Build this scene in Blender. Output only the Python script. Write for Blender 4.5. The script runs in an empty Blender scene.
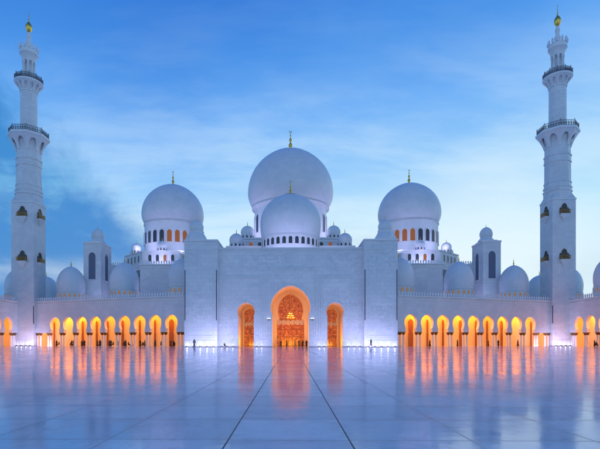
import bpy, bmesh, math, random
from mathutils import Vector, Matrix
random.seed(7)
R = math.radians
PI = math.pi
SC = bpy.context.scene
COL = SC.collection

# ------------------------------------------------------------------ camera
cam_data = bpy.data.cameras.new('camera')
cam_data.sensor_width = 36.0
cam_data.lens = 460.0 / 600.0 * 36.0
cam_data.shift_x = 17.5 / 600.0
cam_data.shift_y = 116.1 / 600.0
cam_data.clip_start = 0.1
cam_data.clip_end = 5000
cam = bpy.data.objects.new('camera', cam_data)
cam.location = (0, 0, 1.6)
cam.rotation_euler = (R(90), 0, R(1.0))
COL.objects.link(cam)
SC.camera = cam

# ------------------------------------------------------------------ exposure
SC.view_settings.view_transform = 'Standard'
SC.view_settings.look = 'None'
SC.view_settings.exposure = 0.0
SC.view_settings.gamma = 1.0
SC.view_settings.use_curve_mapping = False
SC.cycles.use_denoising = True
SC.cycles.max_bounces = 8
SC.cycles.sample_clamp_indirect = 6.0

# ------------------------------------------------------------------ node helper
class NT:
    def __init__(self, tree):
        self.t = tree
    def n(self, typ, **kw):
        nd = self.t.nodes.new(typ)
        for k, v in kw.items():
            setattr(nd, k, v)
        return nd
    def l(self, a, b):
        self.t.links.new(a, b)
    def _set(self, sock, v):
        if isinstance(v, bpy.types.NodeSocket):
            self.l(v, sock)
        else:
            sock.default_value = v
    def math(self, op, a, b=None, c=None, clamp=False):
        nd = self.n('ShaderNodeMath', operation=op, use_clamp=clamp)
        self._set(nd.inputs[0], a)
        if b is not None: self._set(nd.inputs[1], b)
        if c is not None: self._set(nd.inputs[2], c)
        return nd.outputs[0]
    def mix(self, f, a, b, blend='MIX'):
        nd = self.n('ShaderNodeMix', data_type='RGBA', blend_type=blend, clamp_factor=True)
        self._set(nd.inputs[0], f)
        self._set(nd.inputs[6], a if isinstance(a, bpy.types.NodeSocket) else (*a, 1))
        self._set(nd.inputs[7], b if isinstance(b, bpy.types.NodeSocket) else (*b, 1))
        return nd.outputs[2]
    def ramp(self, f, stops, interp='LINEAR'):
        nd = self.n('ShaderNodeValToRGB')
        cr = nd.color_ramp
        cr.interpolation = interp
        while len(cr.elements) > 1: cr.elements.remove(cr.elements[-1])
        for i, (p, c) in enumerate(stops):
            e = cr.elements[0] if i == 0 else cr.elements.new(p)
            e.position = p
            e.color = (*c, 1) if len(c) == 3 else c
        self.l(f, nd.inputs[0])
        return nd.outputs[0]
    def smooth(self, v, lo, hi, a=0.0, b=1.0):
        nd = self.n('ShaderNodeMapRange', interpolation_type='SMOOTHSTEP')
        self._set(nd.inputs[0], v)
        nd.inputs[1].default_value = lo; nd.inputs[2].default_value = hi
        nd.inputs[3].default_value = a; nd.inputs[4].default_value = b
        return nd.outputs[0]
    def noise(self, vec, scale, detail=4, rough=0.55, dist=0.0, out=0):
        nd = self.n('ShaderNodeTexNoise')
        if vec is not None: self.l(vec, nd.inputs['Vector'])
        nd.inputs['Scale'].default_value = scale
        nd.inputs['Detail'].default_value = detail
        nd.inputs['Roughness'].default_value = rough
        nd.inputs['Distortion'].default_value = dist
        return nd.outputs[out]

# ------------------------------------------------------------------ twilight sky
SUN_EL, SUN_ROT = 1.0, 0.0
world = bpy.data.worlds.new('World')
SC.world = world
world.use_nodes = True
wt = world.node_tree
wt.nodes.clear()
w = NT(wt)
wout = w.n('ShaderNodeOutputWorld')
bg = w.n('ShaderNodeBackground')
w.l(bg.outputs[0], wout.inputs[0])
tc = w.n('ShaderNodeTexCoord')
sep = w.n('ShaderNodeSeparateXYZ')
w.l(tc.outputs['Generated'], sep.inputs[0])
dx, dy, dz = sep.outputs
# gradient by elevation, the left (north) side a little deeper
zz = w.math('ADD', dz, w.math('MULTIPLY', dx, -0.09))
warp = w.noise(tc.outputs['Generated'], 2.2, 3, 0.5)
zz = w.math('ADD', zz, w.math('MULTIPLY', w.math('SUBTRACT', warp, 0.5), 0.16))
grad = w.ramp(zz, [(0.0, (.58, .77, .90)), (0.12, (.66, .88, 1.02)), (0.22, (.52, .82, 1.02)),
                   (0.33, (.28, .60, 1.0)), (0.43, (.16, .45, .96)), (0.53, (.062, .30, .84)), (0.63, (.026, .20, .72)),
                   (1.0, (.010, .09, .46))])
# thin streaked clouds on a plane overhead
den = w.math('ADD', w.math('MAXIMUM', dz, 0.0), 0.16)
comb = w.n('ShaderNodeCombineXYZ')
w.l(w.math('DIVIDE', dx, den), comb.inputs[0])
w.l(w.math('DIVIDE', dy, den), comb.inputs[1])
mp = w.n('ShaderNodeMapping')
mp.inputs['Rotation'].default_value = (0, 0, R(-28))
mp.inputs['Scale'].default_value = (0.42, 1.0, 1.0)
mp.inputs['Location'].default_value = (0.7, 0.35, 0.0)
w.l(comb.outputs[0], mp.inputs[0])
n1 = w.noise(mp.outputs[0], 1.15, 7, 0.58, 0.5)
n2 = w.noise(mp.outputs[0], 3.1, 6, 0.6, 0.3)
n6 = w.noise(mp.outputs[0], 8.5, 6, 0.62, 0.4)
cl = w.math('ADD', w.math('ADD', w.math('MULTIPLY', n1, 0.58), w.math('MULTIPLY', n2, 0.27)), w.math('MULTIPLY', n6, 0.15))
cmask = w.smooth(cl, 0.44, 0.60)
lowf = w.smooth(dz, 0.60, 0.22, 0.10, 1.0)
rightf = w.smooth(dx, -0.60, 0.0, 0.6, 1.0)
cm = w.math('MULTIPLY', w.math('MULTIPLY', cmask, lowf), rightf)
sky = w.mix(w.math('MULTIPLY', cm, 0.60), grad, (.70, .91, 1.04))
# darker blue cloud bank low on the left
def blob(vx, vy, vz, r0, r1):
    v = Vector((vx, vy, vz)).normalized()
    dp = w.n('ShaderNodeVectorMath', operation='DOT_PRODUCT')
    w.l(tc.outputs['Generated'], dp.inputs[0])
    dp.inputs[1].default_value = v
    return w.smooth(dp.outputs['Value'], math.cos(R(r1)), math.cos(R(r0)))
n3 = w.noise(tc.outputs['Generated'], 3.6, 6, 0.6, 0.8)
edge = w.smooth(n3, 0.36, 0.58)
mpb = w.n('ShaderNodeMapping')
mpb.inputs['Scale'].default_value = (1.0, 1.0, 3.2)
w.l(tc.outputs['Generated'], mpb.inputs[0])
n4 = w.noise(mpb.outputs[0], 2.6, 6, 0.55, 0.5)
sky = w.mix(w.math('MULTIPLY', blob(.38, 1, .12, 1, 16), 0.62), sky, (.86, .99, 1.04))
bv = (Vector((-.528, 1, .399)).cross(Vector((-.352, 1, .232)))).normalized()
if bv.x > 0: bv = -bv
bd = w.n('ShaderNodeVectorMath', operation='DOT_PRODUCT')
w.l(tc.outputs['Generated'], bd.inputs[0]); bd.inputs[1].default_value = bv
n5 = w.noise(tc.outputs['Generated'], 11.0, 6, 0.65, 0.6)
bsum = w.math('ADD', bd.outputs['Value'], w.math('ADD', w.math('MULTIPLY', w.math('SUBTRACT', n3, 0.5), 0.15), w.math('MULTIPLY', w.math('SUBTRACT', n5, 0.5), 0.09)))
bank = w.math('MULTIPLY', w.smooth(bsum, -0.075, 0.012), w.smooth(dy, 0.1, 0.5))
inner = w.smooth(w.math('ADD', w.math('MULTIPLY', n4, 0.7), w.math('MULTIPLY', n5, 0.3)), 0.50, 0.64)
bankc = w.mix(inner, (.030, .25, .66), (.16, .48, .82))
sky = w.mix(w.math('MULTIPLY', bank, 0.97), sky, bankc)
low = w.math('MULTIPLY', w.smooth(n4, 0.48, 0.62), w.smooth(dz, 0.34, 0.08))
sky = w.mix(w.math('MULTIPLY', low, 0.42), sky, (.34, .55, .78))
pale = w.math('MULTIPLY', w.smooth(w.math('ABSOLUTE', w.math('SUBTRACT', dz, 0.135)), 0.04, 0.0), w.smooth(n4, 0.34, 0.54))
sky = w.mix(w.math('MULTIPLY', pale, 0.5), sky, (.62, .78, .90))
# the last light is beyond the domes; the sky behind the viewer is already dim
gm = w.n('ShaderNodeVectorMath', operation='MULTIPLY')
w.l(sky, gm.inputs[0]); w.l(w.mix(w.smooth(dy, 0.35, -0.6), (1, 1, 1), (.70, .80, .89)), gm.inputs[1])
nish = w.n('ShaderNodeTexSky', sky_type='NISHITA')
nish.sun_disc = False
nish.sun_elevation = R(SUN_EL)
nish.sun_rotation = R(SUN_ROT)
nm = w.n('ShaderNodeVectorMath', operation='SCALE')
w.l(nish.outputs[0], nm.inputs[0]); nm.inputs['Scale'].default_value = 0.02
ad = w.n('ShaderNodeVectorMath', operation='ADD')
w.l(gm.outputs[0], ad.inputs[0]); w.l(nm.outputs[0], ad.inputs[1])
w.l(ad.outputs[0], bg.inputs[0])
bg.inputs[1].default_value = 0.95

sun_d = bpy.data.lights.new('afterglow', 'SUN')
sun_d.energy = 0.12
sun_d.angle = R(60)
sun_d.color = (1.0, 0.93, 0.9)
sun_o = bpy.data.objects.new('afterglow', sun_d)
sun_o.rotation_euler = (R(50), 0, R(-18))
COL.objects.link(sun_o)

# ------------------------------------------------------------------ materials
def new_mat(name):
    m = bpy.data.materials.new(name)
    m.use_nodes = True
    t = NT(m.node_tree)
    b = m.node_tree.nodes['Principled BSDF']
    return m, t, b

def bump(t, b, h, strength, dist=0.05):
    bp = t.n('ShaderNodeBump')
    bp.inputs['Strength'].default_value = strength
    bp.inputs['Distance'].default_value = dist
    t.l(h, bp.inputs['Height'])
    t.l(bp.outputs[0], b.inputs['Normal'])

def world_pos(t):
    g = t.n('ShaderNodeNewGeometry')
    return g.outputs['Position']

def marble(name, base=(.78, .78, .77), dark=(.66, .67, .68), joint=True, rough=0.38, panel=(1.6, 0.8)):
    m, t, b = new_mat(name)
    pos = world_pos(t)
    n1 = t.noise(pos, 0.25, 5, 0.6, 0.8)
    n2 = t.noise(pos, 2.3, 5, 0.65, 1.5)
    f = t.math('ADD', t.math('MULTIPLY', n1, 0.6), t.math('MULTIPLY', n2, 0.4))
    c = t.mix(t.smooth(f, 0.36, 0.64), dark, base)
    if joint:
        sp = t.n('ShaderNodeSeparateXYZ'); t.l(pos, sp.inputs[0])
        cb = t.n('ShaderNodeCombineXYZ')
        t.l(t.math('ADD', sp.outputs[0], sp.outputs[1]), cb.inputs[0]); t.l(sp.outputs[2], cb.inputs[1])
        br = t.n('ShaderNodeTexBrick')
        t.l(cb.outputs[0], br.inputs['Vector'])
        br.inputs['Scale'].default_value = 1.0
        br.inputs['Mortar Size'].default_value = 0.012
        br.inputs['Mortar Smooth'].default_value = 0.3
        br.inputs['Brick Width'].default_value = panel[0]
        br.inputs['Row Height'].default_value = panel[1]
        br.inputs['Color1'].default_value = (1, 1, 1, 1)
        br.inputs['Color2'].default_value = (.93, .935, .94, 1)
        br.inputs['Mortar'].default_value = (.74, .75, .77, 1)
        c = t.mix(1.0, c, br.outputs['Color'], 'MULTIPLY')
    t.l(c, b.inputs['Base Color'])
    b.inputs['Roughness'].default_value = rough
    bump(t, b, n2, 0.12, 0.03)
    return m

M_WALL = marble('white_marble')
M_DOME = marble('dome_marble', base=(.72, .73, .735), dark=(.62, .635, .65), panel=(2.2, 1.1), rough=0.42)
def dome_marble():
    m, t, b = new_mat('dome_marble')
    tc_ = t.n('ShaderNodeTexCoord')
    ob = tc_.outputs['Object']
    sp = t.n('ShaderNodeSeparateXYZ'); t.l(ob, sp.inputs[0])
    ang = t.math('ARCTAN2', sp.outputs[1], sp.outputs[0])
    def lines(v, per, wd):
        q = t.math('FRACT', t.math('DIVIDE', v, per))
        d = t.math('SUBTRACT', 0.5, t.math('ABSOLUTE', t.math('SUBTRACT', q, 0.5)))
        return t.smooth(d, wd, wd * .4), t.math('FLOOR', t.math('DIVIDE', v, per))
    lz, iz = lines(sp.outputs[2], 1.05, 0.04)
    la, ia = lines(t.math('ADD', ang, t.math('MULTIPLY', t.math('MODULO', iz, 2.0), PI / 48)), PI / 24, 0.03)
    cb = t.n('ShaderNodeCombineXYZ'); t.l(iz, cb.inputs[0]); t.l(ia, cb.inputs[1])
    wn = t.n('ShaderNodeTexWhiteNoise', noise_dimensions='2D'); t.l(cb.outputs[0], wn.inputs['Vector'])
    n1 = t.noise(world_pos(t), 0.3, 5, 0.6, 0.6)
    c = t.mix(t.smooth(n1, 0.3, 0.7), (.72, .725, .73), (.78, .78, .775))
    c = t.mix(1.0, c, t.mix(wn.outputs['Value'], (.95, .955, .96), (1, 1, 1)), 'MULTIPLY')
    c = t.mix(t.math('MULTIPLY', t.math('MAXIMUM', lz, t.math('MULTIPLY', la, .7)), 0.16), c, (.45, .46, .5))
    t.l(c, b.inputs['Base Color'])
    b.inputs['Roughness'].default_value = 0.36
    bump(t, b, t.math('SUBTRACT', 1.0, lz), 0.10, 0.02)
    return m
M_DOME = dome_marble()
M_TRIM = marble('trim_marble', base=(.80, .80, .79), dark=(.72, .72, .72), joint=False)

def carved_marble():
    """marble with low flower-and-vine carving and faint coloured inlay"""
    m, t, b = new_mat('carved_marble')
    pos = world_pos(t)
    n1 = t.noise(pos, 0.2, 5, 0.6, 0.8)
    base = t.mix(t.smooth(n1, 0.35, 0.65), (.75, .755, .76), (.80, .80, .79))
    sp = t.n('ShaderNodeSeparateXYZ'); t.l(pos, sp.inputs[0])
    cb = t.n('ShaderNodeCombineXYZ')
    t.l(t.math('ADD', sp.outputs[0], sp.outputs[1]), cb.inputs[0]); t.l(sp.outputs[2], cb.inputs[1])
    br = t.n('ShaderNodeTexBrick'); t.l(cb.outputs[0], br.inputs['Vector'])
    br.inputs['Scale'].default_value = 1.0; br.inputs['Mortar Size'].default_value = 0.014; br.inputs['Mortar Smooth'].default_value = 0.2
    br.inputs['Brick Width'].default_value = 2.0; br.inputs['Row Height'].default_value = 1.0
    br.inputs['Color1'].default_value = (1, 1, 1, 1); br.inputs['Color2'].default_value = (.91, .92, .93, 1); br.inputs['Mortar'].default_value = (.62, .64, .67, 1)
    base = t.mix(1.0, base, br.outputs['Color'], 'MULTIPLY')
    # blossoms: rounded cells, vines: distorted wave
    wob = t.n('ShaderNodeVectorMath', operation='ADD')
    ns = t.n('ShaderNodeTexNoise'); t.l(pos, ns.inputs['Vector']); ns.inputs['Scale'].default_value = 0.7; ns.inputs['Detail'].default_value = 3
    sc = t.n('ShaderNodeVectorMath', operation='SCALE'); t.l(ns.outputs['Color'], sc.inputs[0]); sc.inputs['Scale'].default_value = 1.3
    t.l(pos, wob.inputs[0]); t.l(sc.outputs[0], wob.inputs[1])
    vo = t.n('ShaderNodeTexVoronoi', feature='F1'); t.l(wob.outputs[0], vo.inputs['Vector']); vo.inputs['Scale'].default_value = 1.5
    flower = t.smooth(vo.outputs['Distance'], 0.34, 0.22)
    wv = t.n('ShaderNodeTexWave', wave_type='RINGS'); t.l(wob.outputs[0], wv.inputs['Vector'])
    wv.inputs['Scale'].default_value = 0.55; wv.inputs['Distortion'].default_value = 6; wv.inputs['Detail'].default_value = 3
    vine = t.smooth(wv.outputs['Fac'], 0.80, 0.95)
    big = t.smooth(t.noise(pos, 0.16, 3, 0.5), 0.42, 0.60)
    fm = t.math('MULTIPLY', t.math('MAXIMUM', flower, vine), t.math('ADD', t.math('MULTIPLY', big, 0.7), 0.3))
    hue = t.mix(t.smooth(t.noise(pos, 1.7, 2), 0.45, 0.55), (.46, .55, .58), (.62, .56, .58))
    c = t.mix(t.math('MULTIPLY', fm, 0.42), base, hue)
    t.l(c, b.inputs['Base Color'])
    b.inputs['Roughness'].default_value = 0.36
    bump(t, b, fm, 0.6, 0.06)
    return m
M_CARVED = carved_marble()

def simple(name, col, rough=0.5, metal=0.0, var=0.15, vscale=3.0):
    m, t, b = new_mat(name)
    f = t.noise(world_pos(t), vscale, 4, 0.6)
    lo = tuple(max(0, x * (1 - var)) for x in col); hi = tuple(min(1, x * (1 + var)) for x in col)
    t.l(t.mix(f, lo, hi), b.inputs['Base Color'])
    b.inputs['Roughness'].default_value = rough
    b.inputs['Metallic'].default_value = metal
    return m
M_GOLD = simple('gold_leaf', (.80, .52, .12), 0.32, 1.0)
M_GILT = simple('aged_gilt', (.42, .24, .07), 0.45, 0.7)
M_CAPITAL = simple('gilded_capital', (.26, .13, .035), 0.45, 0.6)
M_BRONZE = simple('dark_bronze_rail', (.17, .17, .19), 0.45, 0.3)
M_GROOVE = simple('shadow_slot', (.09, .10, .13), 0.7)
M_VAULT = simple('cream_vault_plaster', (.78, .66, .46), 0.55, 0.0, 0.06, 1.0)
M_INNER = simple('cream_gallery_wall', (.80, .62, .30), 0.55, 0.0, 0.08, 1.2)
M_WOOD = simple('dark_carved_door', (.30, .10, .02), 0.5, 0.0, 0.3, 4)
M_DARKPANE = simple('dark_window_glass', (.025, .03, .05), 0.12)
M_SLOT = simple('window_recess', (.13, .14, .21), 0.5)
M_CLOTH_BLACK = simple('black_robe', (.018, .018, .022), 0.85)
M_CLOTH_NAVY = simple('navy_cloth', (.03, .035, .06), 0.85)
M_CLOTH_GREY = simple('grey_cloth', (.10, .10, .11), 0.85)
M_SKIN = simple('skin', (.34, .19, .12), 0.55)
M_HAIR = simple('dark_hair', (.015, .012, .01), 0.6)
M_LAMPBODY = simple('lamp_housing', (.12, .12, .13), 0.5, 0.6)

def emit(name, col, s):
    m, t, b = new_mat(name)
    b.inputs['Base Color'].default_value = (*[x * .12 for x in col], 1)
    b.inputs['Emission Color'].default_value = (*col, 1)
    b.inputs['Emission Strength'].default_value = s
    b.inputs['Roughness'].default_value = 0.4
    return m
M_LENS = emit('violet_white_lens', (.85, .84, 1.0), 2.5)
M_LITPANE = emit('lit_amber_window', (1.0, .30, .06), 0.20)
M_GLOWPANE = emit('lit_amber_slot', (1.0, .50, .20), 0.22)
M_BULB = emit('chandelier_bulbs', (1.0, .55, .10), 2.2)

def stained():
    """backlit flower lattice of the great doors: amber panes between dark leading, bright blossoms"""
    m, t, b = new_mat('backlit_flower_lattice')
    pos = world_pos(t)
    vo = t.n('ShaderNodeTexVoronoi', feature='DISTANCE_TO_EDGE'); t.l(pos, vo.inputs['Vector']); vo.inputs['Scale'].default_value = 2.4
    lead = t.smooth(vo.outputs['Distance'], 0.03, 0.07)
    v2 = t.n('ShaderNodeTexVoronoi', feature='F1'); t.l(pos, v2.inputs['Vector']); v2.inputs['Scale'].default_value = 1.7
    bl = t.smooth(v2.outputs['Distance'], 0.28, 0.16)
    n = t.noise(pos, 1.3, 4, 0.6)
    pane = t.ramp(n, [(0.3, (.30, .055, .006)), (0.5, (.48, .12, .012)), (0.7, (.66, .22, .03))])
    c = t.mix(lead, (.10, .022, .004), pane)
    c = t.mix(t.math('MULTIPLY', bl, 0.8), c, (.86, .42, .10))
    t.l(c, b.inputs['Base Color']); t.l(c, b.inputs['Emission Color'])
    b.inputs['Emission Strength'].default_value = 0.36
    b.inputs['Roughness'].default_value = 0.2
    return m
M_STAINED = stained()

def floor_mat():
    m, t, b = new_mat('polished_marble_paving')
    pos = world_pos(t)
    sp = t.n('ShaderNodeSeparateXYZ'); t.l(pos, sp.inputs[0])
    P = 1.95
    def cell(v, off):
        q = t.math('DIVIDE', t.math('ADD', v, off), P)
        fl = t.math('FLOOR', q)
        fr = t.math('SUBTRACT', q, fl)
        d = t.math('MULTIPLY', t.math('SUBTRACT', 0.5, t.math('ABSOLUTE', t.math('SUBTRACT', fr, 0.5))), P)
        return fl, d
    ix, ex = cell(sp.outputs[0], P / 2 + 0.03)
    iy, ey = cell(sp.outputs[1], 0.4)
    cb = t.n('ShaderNodeCombineXYZ'); t.l(ix, cb.inputs[0]); t.l(iy, cb.inputs[1])
    wn = t.n('ShaderNodeTexWhiteNoise', noise_dimensions='2D'); t.l(cb.outputs[0], wn.inputs['Vector'])
    n1 = t.noise(pos, 0.35, 6, 0.62, 1.2)
    n2 = t.noise(pos, 3.0, 5, 0.65, 2.0)
    c = t.mix(n1, (.77, .73, .765), (.86, .825, .84))
    vein = t.noise(pos, 0.8, 8, 0.7, 3.0)
    vb = t.smooth(t.math('ABSOLUTE', t.math('SUBTRACT', vein, 0.5)), 0.035, 0.0)
    c = t.mix(t.math('MULTIPLY', vb, t.math('MULTIPLY', t.smooth(n1, 0.40, 0.62), 0.40)), c, (.40, .41, .46))
    cloud = t.noise(pos, 1.3, 7, 0.68, 0.8)
    c = t.mix(t.math('MULTIPLY', t.smooth(cloud, 0.48, 0.66), 0.30), c, (.45, .455, .50))
    c = t.mix(t.math('MULTIPLY', t.smooth(n2, 0.62, 0.72), 0.25), c, (.44, .45, .50))
    tile = t.mix(wn.outputs['Value'], (.80, .81, .84), (1.08, 1.07, 1.06))
    c = t.mix(1.0, c, tile, 'MULTIPLY')
    jx = t.smooth(ex, 0.024, 0.012); jy = t.smooth(ey, 0.034, 0.018)
    joint = t.math('MAXIMUM', t.math('MULTIPLY', jx, 0.42), t.math('MULTIPLY', jy, 0.34))
    ax = t.math('ABSOLUTE', t.math('SUBTRACT', t.math('ABSOLUTE', t.math('ADD', sp.outputs[0], 0.03)), P / 2))
    band = t.math('MULTIPLY', t.math('MAXIMUM', t.smooth(ex, 0.26, 0.04), t.smooth(ey, 0.34, 0.05)), t.math('ADD', t.math('MULTIPLY', t.smooth(cloud, 0.35, 0.62), 0.22), 0.06))
    c = t.mix(band, c, (.36, .37, .43))
    main = t.smooth(ax, 0.016, 0.008)
    c = t.mix(joint, c, (.07, .075, .09))
    c = t.mix(main, c, (.05, .055, .07))
    t.l(c, b.inputs['Base Color'])
    rg = t.math('ADD', t.math('MULTIPLY', t.smooth(n1, 0.3, 0.7), 0.06), 0.088)
    rg = t.math('ADD', rg, t.math('MULTIPLY', t.math('MAXIMUM', joint, main), 0.4))
    t.l(rg, b.inputs['Roughness'])
    b.inputs['IOR'].default_value = 1.34
    # each slab lies a hair out of level, and the polish ripples
    mp2 = t.n('ShaderNodeMapping'); mp2.inputs['Scale'].default_value = (0.6, 1.6, 1.0); t.l(pos, mp2.inputs[0])
    rip = t.noise(mp2.outputs[0], 0.9, 3, 0.5)
    rip2 = t.noise(pos, 9.0, 3, 0.5)
    h = t.math('ADD', t.math('MULTIPLY', rip, 1.0), t.math('MULTIPLY', rip2, 0.05))
    bump(t, b, h, 0.055, 0.10)
    return m
M_FLOOR = floor_mat()

# ------------------------------------------------------------------ mesh helpers
class MB:
    def __init__(self):
        self.v = []; self.f = []; self.mi = []; self.cur = 0
    def add(self, verts, faces):
        o = len(self.v)
        self.v += [tuple(p) for p in verts]
        for fc in faces:
            self.f.append(tuple(i + o for i in fc)); self.mi.append(self.cur)
    def quad(self, a, b, c, d):
        self.add([a, b, c, d], [(0, 1, 2, 3)])
    def box(self, x0, x1, y0, y1, z0, z1):
        vs = [(x, y, z) for x in (x0, x1) for y in (y0, y1) for z in (z0, z1)]
        self.add(vs, [(0, 1, 3, 2), (4, 6, 7, 5), (0, 4, 5, 1), (2, 3, 7, 6), (0, 2, 6, 4), (1, 5, 7, 3)])
    def obox(self, F, s0, s1, z0, z1, d0, d1):
        vs = [F(s, z, d) for s in (s0, s1) for d in (d0, d1) for z in (z0, z1)]
        self.add(vs, [(0, 1, 3, 2), (4, 6, 7, 5), (0, 4, 5, 1), (2, 3, 7, 6), (0, 2, 6, 4), (1, 5, 7, 3)])
    def lathe(self, prof, n=48, c=(0, 0, 0), rot=0.0, cap=True):
        """prof: (r, z) from bottom to top"""
        o = len(self.v); k = len(prof)
        for r, z in prof:
            for i in range(n):
                a = rot + 2 * PI * i / n
                self.v.append((c[0] + r * math.cos(a), c[1] + r * math.sin(a), c[2] + z))
        for j in range(k - 1):
            for i in range(n):
                a = o + j * n + i; b2 = o + j * n + (i + 1) % n
                self.f.append((a, b2, b2 + n, a + n)); self.mi.append(self.cur)
        if cap:
            if prof[0][0] > 1e-4:
                self.f.append(tuple(o + i for i in range(n))[::-1]); self.mi.append(self.cur)
            if prof[-1][0] > 1e-4:
                self.f.append(tuple(o + (k - 1) * n + i for i in range(n))); self.mi.append(self.cur)
    def tube(self, pts, r, n=6):
        pts = [Vector(p) for p in pts]
        rs = r if isinstance(r, (list, tuple)) else [r] * len(pts)
        o = len(self.v)
        for i, p in enumerate(pts):
            d = (pts[min(i + 1, len(pts) - 1)] - pts[max(i - 1, 0)]).normalized()
            up = Vector((0, 0, 1)) if abs(d.z) < 0.9 else Vector((1, 0, 0))
            a = d.cross(up).normalized(); b2 = d.cross(a).normalized()
            for k in range(n):
                t = 2 * PI * k / n
                self.v.append(tuple(p + (a * math.cos(t) + b2 * math.sin(t)) * rs[i]))
        for i in range(len(pts) - 1):
            for k in range(n):
                q = o + i * n
                self.f.append((q + k, q + (k + 1) % n, q + n + (k + 1) % n, q + n + k)); self.mi.append(self.cur)
        self.f.append(tuple(o + k for k in range(n))); self.mi.append(self.cur)
        self.f.append(tuple(o + (len(pts) - 1) * n + k for k in range(n))[::-1]); self.mi.append(self.cur)
    def prism(self, F, poly, d0, d1):
        """poly: (s, z) outline, extruded through F(s, z, d)"""
        n = len(poly)
        vs = [F(s, z, d0) for s, z in poly] + [F(s, z, d1) for s, z in poly]
        fs = [tuple(range(n)), tuple(range(n, 2 * n))[::-1]]
        fs += [(i, (i + 1) % n, n + (i + 1) % n, n + i) for i in range(n)]
        self.add(vs, fs)
    def mesh(self, name, mats, smooth=None):
        me = bpy.data.meshes.new(name)
        me.from_pydata(self.v, [], self.f)
        mats = mats if isinstance(mats, (list, tuple)) else [mats]
        for m in mats: me.materials.append(m)
        me.polygons.foreach_set('material_index', self.mi)
        bm = bmesh.new(); bm.from_mesh(me)
        bmesh.ops.remove_doubles(bm, verts=bm.verts, dist=1e-5)
        bmesh.ops.recalc_face_normals(bm, faces=bm.faces)
        bm.to_mesh(me); bm.free()
        if smooth is not None:
            me.polygons.foreach_set('use_smooth', [True] * len(me.polygons))
            me.set_sharp_from_angle(angle=R(smooth))
        me.update()
        return me

def link(name, me, parent=None, loc=(0, 0, 0), rotz=0.0, scale=1.0):
    o = bpy.data.objects.new(name, me)
    COL.objects.link(o)
    o.location = loc
    o.rotation_euler = (0, 0, rotz)
    if scale != 1.0: o.scale = (scale,) * 3
    if parent: o.parent = parent
    return o

def build(name, mb, mats, parent=None, loc=(0, 0, 0), smooth=None):
    return link(name, mb.mesh(name, mats, smooth), parent, loc)

def thing(name, label, cat, loc=(0, 0, 0), rotz=0.0, group=None):
    o = bpy.data.objects.new(name, None)
    o.empty_display_size = 0.5
    COL.objects.link(o)
    o.location = loc; o.rotation_euler = (0, 0, rotz)
    tag(o, label, cat, group)
    return o

def tag(o, label=None, cat=None, group=None, kind=None):
    if label: o['label'] = label
    if cat: o['category'] = cat
    if group: o['group'] = group
    if kind: o['kind'] = kind
    return o

def planeF(O, u, n):
    O = Vector(O); u = Vector(u); n = Vector(n)
    return lambda s, z, d: tuple(O + u * s + n * d + Vector((0, 0, z)))

def arch_wall(mb, F, bays, z0, z1, th, rev=None, caps=True):
    """wall through F with monotone-in-z openings. bays: (s0, s1, c, profile|None)"""
    rv = rev or mb
    for s0, s1, c, prof in bays:
        if prof is None:
            for d in (0, th): mb.quad(F(s0, z0, d), F(s1, z0, d), F(s1, z1, d), F(s0, z1, d))
            mb.quad(F(s0, z0, 0), F(s1, z0, 0), F(s1, z0, th), F(s0, z0, th))
        else:
            for (h0, a), (h1, b) in zip(prof, prof[1:]):
                for sg, se in ((-1, s0), (1, s1)):
                    if abs(a - b) > 1e-6:
                        for d in (0, th):
                            if h1 < 1e-6 and h0 < 1e-6: continue
                            mb.quad(F(se, a, d), F(c + sg * h0, a, d), F(c + sg * h1, b, d), F(se, b, d))
                    rv.quad(F(c + sg * h0, a, 0), F(c + sg * h0, a, th), F(c + sg * h1, b, th), F(c + sg * h1, b, 0))
            za = prof[-1][1]
            for d in (0, th): mb.quad(F(s0, za, d), F(s1, za, d), F(s1, z1, d), F(s0, z1, d))
            if prof[0][1] > z0 - 1e-6:
                h = prof[0][0]
                for a, b in ((s0, c - h), (c + h, s1)):
                    mb.quad(F(a, z0, 0), F(b, z0, 0), F(b, z0, th), F(a, z0, th))
        mb.quad(F(s0, z1, 0), F(s1, z1, 0), F(s1, z1, th), F(s0, z1, th))
    if caps:
        for s in (bays[0][0], bays[-1][1]):
            mb.quad(F(s, z0, 0), F(s, z1, 0), F(s, z1, th), F(s, z0, th))

def keyhole(hj, z0, zs, pinch, rx, zc, zt, n=14):
    """half profile (half width, z): jamb, pinched springing, horseshoe head with a slight point"""
    pts = [(hj, z0), (hj, zs - 0.35), (pinch, zs)]
    t0 = -math.acos(min(0.999, pinch / rx))
    rl = (zc - zs) / abs(math.sin(t0))
    for i in range(1, n + 1):
        t = t0 + (PI / 2 - t0) * i / n
        s = math.sin(t)
        z = zc + (rl * s if s < 0 else (zt - zc) * (0.93 * s + 0.07 * s ** 8))
        pts.append((max(0.0, rx * math.cos(t)) if i < n else 0.0, z))
    return pts

def roundarch(hw, z0, zs, zt, n=8):
    pts = [(hw, z0), (hw, zs)]
    for i in range(1, n + 1):
        t = PI / 2 * i / n
        pts.append((hw * math.cos(t) if i < n else 0.0, zs + (zt - zs) * math.sin(t)))
    return pts

def full(prof, c=0.0):
    """closed outline from a half profile"""
    return [(c + h, z) for h, z in prof] + [(c - h, z) for h, z in prof[::-1] if h > 1e-6]

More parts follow.
